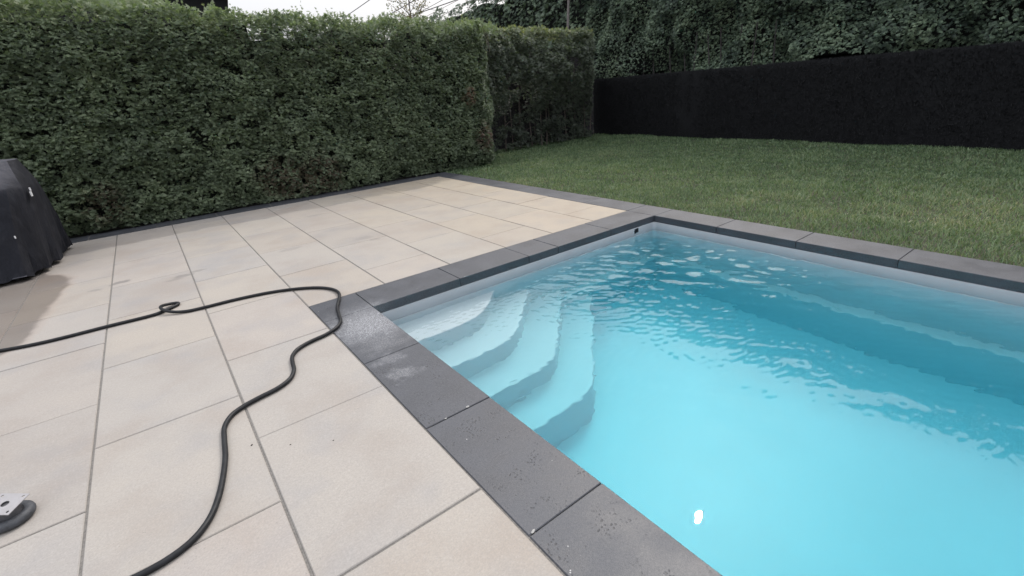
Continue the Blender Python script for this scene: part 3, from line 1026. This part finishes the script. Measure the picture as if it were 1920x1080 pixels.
A = tall_face(62000, -2.5, 11.5, 0.076)
B = tall_face(9000, 11.5, 24.0, 0.15)
n = 5000                             # looser crown above the picture
y = -2.5 + 20 * RNG.random(n); z = 4.7 + (tall_top(y) + 0.15 - 4.7) * RNG.random(n) ** 0.6
ok = z < tall_top(y) + 0.15
y, z = y[ok], z[ok]; n = len(y)
C_ = (np.stack([TF + 0.1 + 1.3 * RNG.random(n), y, z], 1), rand_dirs(n, (-.2, 0, .3), (.7, .6, .6)), rand_dirs(n, (-.5, 0, .8), (.5, .5, .4)), 0.22 + 0.14 * RNG.random(n), RNG.random(n) * .7)
into(sprays('foliage', *[cat([a, b, c]) for a, b, c in zip(A, B, C_)], M_TALL, None), tall)
c3 = MB()  # added solid core that blocks light; its near-black colour is painted shade
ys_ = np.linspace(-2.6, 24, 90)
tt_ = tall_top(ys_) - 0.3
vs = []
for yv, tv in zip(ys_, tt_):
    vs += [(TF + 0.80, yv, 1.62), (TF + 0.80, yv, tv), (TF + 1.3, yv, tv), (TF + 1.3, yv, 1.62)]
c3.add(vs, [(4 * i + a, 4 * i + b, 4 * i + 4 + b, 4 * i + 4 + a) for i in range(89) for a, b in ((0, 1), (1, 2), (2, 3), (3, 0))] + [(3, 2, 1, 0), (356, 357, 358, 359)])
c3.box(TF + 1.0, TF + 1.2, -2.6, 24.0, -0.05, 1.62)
into(c3.build('shade_core', mat_simple('deep_shade', (0.004, 0.005, 0.005), 0.95)), tall)
for y, lx, lz in ((11.85, 0.0, 4.2),):
    m = MB()
    m.tube([(TF - 0.22, y, -0.05), (TF - 0.20, y + .02, 1.6), (TF - 0.17, y, 3.2), (TF - 0.1, y - .03, 4.4)], [.05, .045, .04, .03], 8)
    into(m.build('trunk', mat_simple('pale_bark', (0.19, 0.17, 0.165), 0.9, 0.3, 30, 0.4)), tall)
for k in range(12):
    y = 5.6 + k * 0.40 + random.uniform(-.1, .1)
    m = MB()
    x0 = TF + random.uniform(-.05, .2)
    m.tube([(x0, y, 0.4), (x0 + random.uniform(-.05, .05), y + random.uniform(-.06, .06), 1.5), (x0 - .05, y + random.uniform(-.12, .12), 2.4)], [.022, .018, .010], 6)
    into(m.build('stem', M_BARKD), tall)

# ------------------------------------------------------------------ black privacy fence
M_FENCE = mat_simple('black_screen', (0.0010, 0.0016, 0.0034), 0.9, 0.2, 60)
M_BRIS = mat_simple('black_bristle', (0.0011, 0.0018, 0.0036), 0.7, 0.2, 30)
fx = lambda y: np.interp(y, [-2.5, 1.2, 2.7, 4.6, 7.2, 10.6], [10.62, 10.72, 10.86, 10.95, 11.14, 11.12])
FT = 1.525
fence = tag(empty('privacy_fence', (10.9, 4.0, 0)), 'long matt black brushy privacy fence between the lawn and tall hedge', 'fence')
fys = [-2.5, -0.6, 1.25, 3.1, 4.95, 6.8, 8.65, 10.55]
for a, b in zip(fys[:-1], fys[1:]):
    m = MB()
    xa, xb = float(fx(a + .0004)), float(fx(b - .0004))
    m.add([(xa, a + .0004, -.06), (xb, b - .0004, -.06), (xb + .03, b - .0004, -.06), (xa + .03, a + .0004, -.06),
           (xa, a + .0004, FT), (xb, b - .0004, FT), (xb + .03, b - .0004, FT), (xa + .03, a + .0004, FT)],
          [(0, 1, 2, 3), (7, 6, 5, 4), (4, 5, 1, 0), (5, 6, 2, 1), (6, 7, 3, 2), (7, 4, 0, 3)])
    into(m.build('screen_panel', M_FENCE), fence)
for y in fys:
    m = MB(); m.tube([(float(fx(y)) + .07, y, -.08), (float(fx(y)) + .07, y, FT - .02)], .03, 8)
    into(m.build('post', M_BLACK), fence)
n = 60000                           # plastic needles that clothe the mesh
y = -2.4 + 12.9 * RNG.random(n); z = -0.02 + (FT + 0.0) * RNG.random(n) ** 0.95
x = fx(y) - 0.004 - 0.02 * vnoise(np.stack([0 * y, y * 6, z * 3], 1), 61)
b = np.stack([x, y, z], 1)
dr = np.stack([-0.35 - 0.5 * RNG.random(n), RNG.normal(size=n) * 0.35, RNG.normal(size=n) * 0.55 + 0.25], 1)
dr /= np.linalg.norm(dr, axis=1, keepdims=True)
L = 0.02 + 0.035 * RNG.random(n)
sd = np.cross(dr, [0, 0, 1.0]); sd /= np.linalg.norm(sd, axis=1, keepdims=True)
wv = 0.003 + 0.003 * RNG.random(n)
V = np.stack([b - sd * wv[:, None], b + sd * wv[:, None], b + dr * L[:, None]], 1).reshape(-1, 3)
o = into(np_obj('bristles', V, np.arange(n * 3).reshape(-1, 3), M_BRIS), fence); o['kind'] = 'stuff'
n = 2600
y = -2.4 + 12.9 * RNG.random(n); b = np.stack([fx(y) + 0.015 + 0.02 * (RNG.random(n) - .5), y, np.full(n, FT - .01)], 1)
tp = b + np.stack([RNG.normal(size=n) * .012, RNG.normal(size=n) * .016, 0.015 + 0.03 * RNG.random(n)], 1)
V = np.stack([b - [0, .005, 0], b + [0, .005, 0], tp], 1).reshape(-1, 3)
o = into(np_obj('fringe', V, np.arange(n * 3).reshape(-1, 3), M_BRIS), fence); o['kind'] = 'stuff'

# ------------------------------------------------------------------ things behind the hedge
house = tag(empty('house', (0.6, 18.5, 0)), 'dark house whose wall and eave just show over the hedge', 'house')
M_WALL = mat_simple('dark_siding', (0.012, 0.012, 0.017), 0.7, 0.2, 6)
M_ROOF = mat_simple('roof_shingle', (0.03, 0.028, 0.035), 0.85, 0.3, 12, 0.3)
m = MB(); m.box(-4.5, 2.93, 16.0, 21.0, -0.08, 4.75); into(m.build('wall', M_WALL), house)
m = MB()
m.add([(-5.1, 15.4, 4.52), (3.85, 15.4, 4.52), (3.85, 18.5, 6.5), (-5.1, 18.5, 6.5), (3.85, 21.6, 4.52), (-5.1, 21.6, 4.52),
       (-5.1, 15.4, 4.36), (3.85, 15.4, 4.36), (3.85, 18.5, 6.34), (-5.1, 18.5, 6.34), (3.85, 21.6, 4.36), (-5.1, 21.6, 4.36)],
      [(0, 1, 2, 3), (3, 2, 4, 5), (7, 6, 9, 8), (8, 9, 11, 10), (0, 6, 7, 1), (1, 7, 8, 2), (2, 8, 10, 4), (4, 10, 11, 5), (5, 11, 9, 3), (3, 9, 6, 0)])
into(m.build('roof', M_ROOF), house)
m = MB(); m.tube([(-5.1, 15.33, 4.40), (3.88, 15.33, 4.40)], .06, 8); into(m.build('gutter', M_BLACK), house)

shrub = tag(empty('small_tree', (6.3, 12.2, 0)), 'small yellowing tree poking up behind the clipped hedge', 'tree')
m = MB()
m.tube([(6.3, 12.2, -.05), (6.28, 12.2, 1.5), (6.3, 12.18, 2.8), (6.32, 12.2, 4.0)], [.05, .04, .025, .008], 6)
trunk_tips = []
for k in range(46):
    z0 = random.uniform(1.6, 3.7); a = random.uniform(0, 6.28); L = random.uniform(.25, .62)
    p0 = Vector((6.3, 12.2, z0)); p1 = p0 + Vector((math.cos(a) * L, math.sin(a) * L, L * 0.8))
    if p1.z > 4.25: continue
    m.tube([p0, (p0 + p1) / 2 + Vector((0, 0, -.03)), p1], [.010, .007, .003], 4, False)
    trunk_tips += [p0.lerp(p1, t) for t in (.45, .6, .75, .9, 1)]
into(m.build('trunk', M_BARK), shrub)
M_YEL = mat_leaf('yellowing_leaves', [(0, (0.07, 0.085, 0.03)), (0.4, (0.15, 0.15, 0.055)), (0.75, (0.24, 0.19, 0.08)), (1, (0.28, 0.17, 0.10))], trans=0.35)
tips = np.array([tuple(p) for p in trunk_tips])
n = 2600
P = tips[RNG.integers(0, len(tips), n)] + RNG.normal(size=(n, 3)) * 0.05
into(sprays('foliage', P, rand_dirs(n, (0, 0, 0), (1, 1, .8)), rand_dirs(n, (0, -.6, .5), (.6, .6, .6)), 0.030 + 0.03 * RNG.random(n), RNG.random(n), M_YEL, None), shrub)

M_CABLE = mat_simple('cable_sheath', (0.03, 0.03, 0.034), 0.6)
M_CABLE2 = mat_simple('cable_brown', (0.16, 0.10, 0.11), 0.6)
for p, q, r, mt, lab in (((14.55, 36, 6.03), (12.80, 13, 6.55), .022, M_CABLE, 'thick overhead cable just left of the small yellowing tree'),
                         ((16.91, 36, 6.55), (15.25, 13, 6.00), .024, M_CABLE, 'thick overhead cable just right of the small yellowing tree'),
                         ((16.89, 36, 6.23), (14.09, 13, 6.64), .014, M_CABLE, 'thin overhead cable directly above the thick one right of the yellowing tree'),
                         ((18.33, 36, 6.40), (14.96, 13, 6.65), .012, M_CABLE2, 'thin brownish overhead cable, middle one of those right of the yellowing tree'),
                         ((18.94, 36, 6.21), (15.74, 13, 6.70), .014, M_CABLE2, 'brownish overhead cable farthest right, beside the tall hedge'),
                         ((12.38, 36, 6.16), (10.61, 13, 6.65), .018, M_CABLE, 'overhead cable farthest left, well away from the yellowing tree'),
                         ((14.16, 36, 8.44), (12.86, 13, 2.90), .010, M_CABLE, 'slack thin cable sloping down towards the yellowing tree')):
    a, b = Vector(p), Vector(q)
    pts = [a.lerp(b, k / 20) - Vector((0, 0, 0.35 * 4 * (k / 20) * (1 - k / 20) * 0.25)) for k in range(21)]
    m = MB(); m.tube(pts, r, 6)
    tag(m.build('overhead_cable', mt, smooth=True), lab, 'cable', 'overhead cables in the sky')

# ------------------------------------------------------------------ covered grill at the left
def mat_cover():
    t = NT('black_cover_fabric')
    p = t.pos()
    n = t.noise(p, 3.5, 4, 0.6)
    c = t.mix(t.remap(n, 0.3, 0.7), (0.0075, 0.0085, 0.013), (0.013, 0.0145, 0.021))
    dust = t.remap(t.noise(p, 9, 4), 0.5, 0.75, 0, 0.35)
    nz = t.n('ShaderNodeSeparateXYZ'); t.l(t.n('ShaderNodeNewGeometry').outputs['Normal'], nz.inputs[0])
    up = t.remap(nz.outputs[2], 0.55, 0.85, 0, 0.8)      # paler on upward faces
    c = t.mix(t.math('MAXIMUM', t.math('MULTIPLY', dust, 0.4), up), c, (0.075, 0.076, 0.090))
    t.set(c, 0.75, Specular_IOR_Level=0.25)
    t.bump(t.math('ADD', t.math('MULTIPLY', t.noise(t.vmath('MULTIPLY', p, (1, 1, 0.35)), 11, 3), 1.0), t.math('MULTIPLY', t.noise(p, 900, 1), 0.05)), 0.9, 0.03)
    return t.m


grill = tag(empty('covered_grill', (-1.8, 7.1, 0)), 'barbecue grill under a black fabric cover at the left by the hedge', 'grill')
# stacked outlines from hem to crown; each is (x, y, z), the cover lying open to the left out of view
prof_lv = []
hem = [(-2.7, 6.44), (-1.9, 6.43), (-1.45, 6.41), (-1.26, 6.44), (-1.15, 6.62), (-1.09, 6.85), (-1.04, 7.10), (-1.055, 7.38), (-1.02, 7.60), (-1.005, 7.78), (-1.10, 7.93), (-1.6, 7.96), (-2.7, 7.95)]
mid = [(-2.66, 6.50), (-1.9, 6.50), (-1.42, 6.49), (-1.22, 6.53), (-1.11, 6.68), (-1.05, 6.90), (-1.015, 7.10), (-1.02, 7.34), (-1.00, 7.55), (-1.00, 7.70), (-1.09, 7.84), (-1.6, 7.88), (-2.66, 7.88)]
lid = [(-2.6, 6.60), (-1.9, 6.60), (-1.36, 6.60), (-1.14, 6.62), (-1.04, 6.72), (-1.01, 6.88), (-0.995, 7.06), (-0.995, 7.24), (-1.00, 7.42), (-1.02, 7.56), (-1.10, 7.68), (-1.6, 7.72), (-2.6, 7.72)]
crn = [(-2.5, 6.98), (-1.9, 6.97), (-1.36, 6.97), (-1.19, 6.97), (-1.10, 7.00), (-1.065, 7.06), (-1.05, 7.12), (-1.05, 7.20), (-1.06, 7.28), (-1.09, 7.36), (-1.16, 7.42), (-1.6, 7.44), (-2.5, 7.44)]


def lerp2(a, b, t): return [(p[0] * (1 - t) + q[0] * t, p[1] * (1 - t) + q[1] * t) for p, q in zip(a, b)]


def dens(r, k=5):
    out = []
    L = r + [r[0]]
    for a, b in zip(L[:-1], L[1:]):
        for i in range(k): out.append((a[0] + (b[0] - a[0]) * i / k, a[1] + (b[1] - a[1]) * i / k))
    return out


levels = [(hem, 0.025), (lerp2(hem, mid, .12), 0.06), (lerp2(hem, mid, .45), 0.2), (mid, 0.42), (lerp2(mid, lid, .4), 0.60), (lerp2(mid, lid, .75), 0.74), (lid, 0.845),
          (lerp2(lid, crn, .06), 0.875), (lerp2(lid, crn, .5), 0.99), (lerp2(lid, crn, .93), 1.095), (crn, 1.112), (lerp2(crn, [(-1.8, 7.2)] * 13, .6), 1.135)]
rings = []
for li, (r, z) in enumerate(levels):
    rr = []
    for k, (x, y) in enumerate(dens(r)):
        wob = (0.020 * math.sin(k * 0.9 + 1.3 * math.sin(z * 5)) + 0.012 * math.sin(k * 2.3 + z * 7)) * max(0, 0.9 - z)
        rz = z + (0.030 * abs(math.sin(k * 0.55)) if li == 0 else 0)
        rr.append((x + wob, y - wob * 0.7, rz))
    rings.append(rr)
mm = MB()
n = len(rings[0])
mm.add([p for r in rings for p in r], [(i * n + k, i * n + (k + 1) % n, (i + 1) * n + (k + 1) % n, (i + 1) * n + k) for i in range(len(rings) - 1) for k in range(n)] + [tuple((len(rings) - 1) * n + k for k in range(n))])
cover = into(mm.build('cover', mat_cover(), smooth=True), grill)
cover.data.set_sharp_from_angle(angle=math.radians(32))
M_TAG = mat_simple('white_tag', (0.62, 0.63, 0.65), 0.5)
m = MB()
tgp = Vector((-1.005, 6.80, 0.785))
for dx, dz, w, h in ((0, 0, .026, .046), (.006, .046, .013, .030)):
    m.box(tgp.x - .004 + dx, tgp.x + .006 + dx, tgp.y - w, tgp.y + w, tgp.z + dz - h / 2, tgp.z + dz + h / 2)
into(m.build('tag', M_TAG), grill)
m = MB(); m.box(-1.214, -1.205, 6.50, 6.512, 0.420, 0.444); into(m.build('tag', M_TAG), grill)
for x, y in ((-1.35, 6.62), (-1.15, 7.7), (-2.5, 6.62), (-2.5, 7.7)):
    m = MB(); m.tube([(x, y, 0), (x, y, 0.4)], .03, 8); into(m.build('leg', M_BLACK), grill)

# ------------------------------------------------------------------ garden hose
RH = 0.0118
path = [(-1.55, 4.66), (-1.33, 4.52), (-1.156, 4.432), (-0.983, 4.375), (-0.813, 4.352), (-0.571, 4.345), (-0.443, 4.335), (-0.327, 4.327), (-0.252, 4.333),
        (-0.205, 4.362), (-0.160, 4.392), (-0.122, 4.425), (-0.112, 4.458), (-0.130, 4.480), (-0.170, 4.478), (-0.212, 4.440), (-0.228, 4.380), (-0.212, 4.314), (-0.159, 4.255), (-0.075, 4.205),
        (0.049, 4.182), (0.254, 4.168), (0.484, 4.121), (0.674, 4.036), (0.820, 3.925), (0.905, 3.80), (0.925, 3.653), (0.882, 3.511), (0.818, 3.361), (0.782, 3.214), (0.755, 3.102),
        (0.700, 3.025), (0.612, 2.982), (0.504, 2.956), (0.420, 2.912), (0.370, 2.840), (0.350, 2.752), (0.335, 2.664), (0.294, 2.583), (0.219, 2.532), (0.115, 2.505), (0.038, 2.478), (-0.022, 2.435),
        (-0.062, 2.355), (-0.078, 2.240), (-0.090, 2.125), (-0.114, 1.998), (-0.148, 1.871), (-0.189, 1.775), (-0.246, 1.708), (-0.318, 1.674), (-0.406, 1.664), (-0.493, 1.677), (-0.61, 1.715), (-0.75, 1.79)]
zz = [RH + 0.001] * len(path)
for i, h in ((14, .006), (15, .018), (16, .027), (17, .020), (18, .007)): zz[i] += h
for i in range(26, 32): zz[i] += 0.004
hose_m = MB()
hose_m.tube(catmull([(x, y, z) for (x, y), z in zip(path, zz)], 7), RH, 12)
t = NT('black_rubber')
p = t.pos()
t.set(t.mix(t.remap(t.noise(p, 35, 3), 0.35, 0.7), (0.006, 0.007, 0.009), (0.013, 0.0145, 0.017)), 0.5, Specular_IOR_Level=0.3)
hose = hose_m.build('garden_hose', t.m, smooth=True)
tag(hose, 'long black rubber hose snaking across the pale slabs to the pool corner', 'hose')

# ------------------------------------------------------------------ loose caster wheel, bottom left
caster = tag(empty('caster_wheel', (-0.80, 2.32, 0)), 'loose swivel caster with white holed plate lying on the near slab', 'caster')
CC = Vector((-0.800, 2.335, 0))
m = MB()
nu, nv = 40, 12
vs = []
for i in range(nu):
    a = 2 * math.pi * i / nu
    for k in range(nv):
        b = 2 * math.pi * k / nv
        rr = 0.054 + 0.021 * math.cos(b)
        vs.append((CC.x - 0.006 + rr * math.cos(a), CC.y - 0.024 + rr * math.sin(a), 0.021 + 0.020 * math.sin(b)))
m.add(vs, [(i * nv + k, ((i + 1) % nu) * nv + k, ((i + 1) % nu) * nv + (k + 1) % nv, i * nv + (k + 1) % nv) for i in range(nu) for k in range(nv)])
into(m.build('tyre', mat_simple('grey_rubber', (0.042, 0.046, 0.054), 0.6, 0.3, 40, 0.3), smooth=True), caster)
m = MB(); m.tube([CC + Vector((-.006, -.024, .004)), CC + Vector((-.006, -.024, .036))], .036, 24)
into(m.build('hub', mat_simple('hub_plastic', (0.16, 0.15, 0.155), 0.5, 0.2, 30), smooth=False), caster)
m = MB(); m.tube([CC + Vector((-.004, -.022, .03)), CC + Vector((-.002, -.024, .078))], [.040, .034], 20)
into(m.build('fork', mat_simple('fork_steel', (0.10, 0.10, 0.108), 0.45, 0.2, 60, 0.1, Metallic=0.4), smooth=False), caster)
# plate with four bolt holes and a centre hole: ring-topology so the holes are real
pm = bpy.data.meshes.new('mounting_plate')
import bmesh
bm = bmesh.new()


def plate_cell(bm, x0, x1, y0, y1, cx, cy, rx, ry, th, n=16):
    """rectangle with an elliptic hole, both faces and hole wall"""
    top, bot, otop, obot = [], [], [], []
    for k in range(n):
        a = 2 * math.pi * k / n + math.pi / 4
        c, s = math.cos(a), math.sin(a)
        sc_ = 1 / max(abs(c), abs(s))
        ex = cx + (c * sc_) * ((x1 - cx) if c > 0 else (cx - x0))
        ey = cy + (s * sc_) * ((y1 - cy) if s > 0 else (cy - y0))
        for L, px, py, z in ((top, cx + rx * c, cy + ry * s, th), (bot, cx + rx * c, cy + ry * s, 0), (otop, ex, ey, th), (obot, ex, ey, 0)):
            L.append(bm.verts.new((px, py, z)))
    for k in range(n):
        j = (k + 1) % n
        bm.faces.new((top[k], otop[k], otop[j], top[j])); bm.faces.new((bot[j], obot[j], obot[k], bot[k]))
        bm.faces.new((bot[k], top[k], top[j], bot[j])); bm.faces.new((otop[k], obot[k], obot[j], otop[j]))


w, d, th = 0.052, 0.046, 0.003
for x0, x1, y0, y1, cx, cy, rx, ry in ((-w, -.022, -d, -.020, -.038, -.034, .006, .004), (.022, w, -d, -.020, .038, -.034, .006, .004), (-w, -.022, .020, d, -.038, .034, .006, .004), (.022, w, .020, d, .038, .034, .006, .004),
                                       (-.022, .022, -.020, .020, 0, 0, .015, .011)):
    plate_cell(bm, x0, x1, y0, y1, cx, cy, rx, ry, th)
for x0, x1, y0, y1 in ((-.022, .022, -d, -.020), (-.022, .022, .020, d), (-w, -.022, -.020, .020), (.022, w, -.020, .020)):
    v = [bm.verts.new(q_) for q_ in ((x0, y0, 0), (x1, y0, 0), (x1, y1, 0), (x0, y1, 0), (x0, y0, th), (x1, y0, th), (x1, y1, th), (x0, y1, th))]
    for f in ((0, 3, 2, 1), (4, 5, 6, 7)): bm.faces.new([v[i] for i in f])
    if y0 == -d: bm.faces.new([v[i] for i in (0, 1, 5, 4)])
    if y1 == d: bm.faces.new([v[i] for i in (2, 3, 7, 6)])
    if x0 == -w: bm.faces.new([v[i] for i in (3, 0, 4, 7)])
    if x1 == w: bm.faces.new([v[i] for i in (1, 2, 6, 5)])
bm.to_mesh(pm); bm.free()
pm.materials.append(mat_simple('white_metal', (0.28, 0.275, 0.285), 0.4, 0.06, 40, Metallic=0.1))
plate = bpy.data.objects.new('mounting_plate', pm)
link(plate)
plate.matrix_world = Matrix.Translation(CC + Vector((0.001, -0.026, 0.082))) @ Matrix.Rotation(math.radians(62), 4, 'Z') @ Matrix.Rotation(math.radians(14), 4, 'X')
plate.parent = caster
plate.matrix_parent_inverse = Matrix.Translation(-Vector(caster.location))

# ------------------------------------------------------------------ crumbs on the paving
M_CRUMB = mat_simple('dark_crumb', (0.04, 0.035, 0.03), 0.9)
M_LIME = mat_simple('white_mortar', (0.34, 0.34, 0.33), 0.9)


def crumb(name, x, y, s, mat, label, cat_, el=1.6, ang=0.5, z=0.0):
    m = MB()
    vs = [(0, 0, .9), (0, 0, 0)]
    for k in range(7):
        a = 2 * math.pi * k / 7
        r = random.uniform(.7, 1.1)
        vs.append((r * math.cos(a) * el, r * math.sin(a), .35))
    m.add([(q_[0] * s, q_[1] * s, q_[2] * s) for q_ in vs], [(0, 2 + k, 2 + (k + 1) % 7) for k in range(7)] + [(1, 2 + (k + 1) % 7, 2 + k) for k in range(7)])
    o = m.build(name, mat, loc=(x, y, z)); o.rotation_euler = (0, 0, ang)
    return tag(o, label, cat_)


crumb('dirt_crumb', 0.016, 2.137, 0.0042, M_CRUMB, 'oblong dark crumb nearest the hose bend, on the pale slab', 'crumb', 1.9, 0.9)
crumb('dirt_crumb', 0.155, 2.015, 0.0045, M_CRUMB, 'round dark crumb nearest the slab joint, between the other two', 'crumb', 1.2)
crumb('dirt_crumb', 0.314, 1.908, 0.0040, M_CRUMB, 'small dark crumb nearest the dark pool coping', 'crumb', 1.3)
crumb('mortar_crumb', 0.900, 1.694, 0.0065, M_LIME, 'white mortar crumb in the joint beside the pool steps', 'crumb', 1.8, 0.1, 0.002)
crumb('mortar_crumb', 0.775, 1.690, 0.0040, M_LIME, 'tiny white mortar crumb in the middle of the joint beside the pool steps', 'crumb', 1.8, 0.1, 0.002)
crumb('mortar_crumb', 0.690, 0.948, 0.0052, M_LIME, 'pale mortar crumb at the end of the nearest coping joint', 'crumb', 2.4, 0.4, 0.002)

lf = MB()
lf.add([(0, -.0, 0.002), (.018, .012, .007), (.046, .004, .004), (.022, -.013, .009), (.022, 0, .004)], [(0, 4, 1), (1, 4, 2), (2, 4, 3), (3, 4, 0)])
o = lf.build('fallen_leaf', mat_simple('dry_leaf', (0.20, 0.10, 0.05), 0.7), loc=(4.655, 6.62, 0.003))
tag(o, 'dry brown leaf lying on the border stones at the lawn edge', 'leaf')
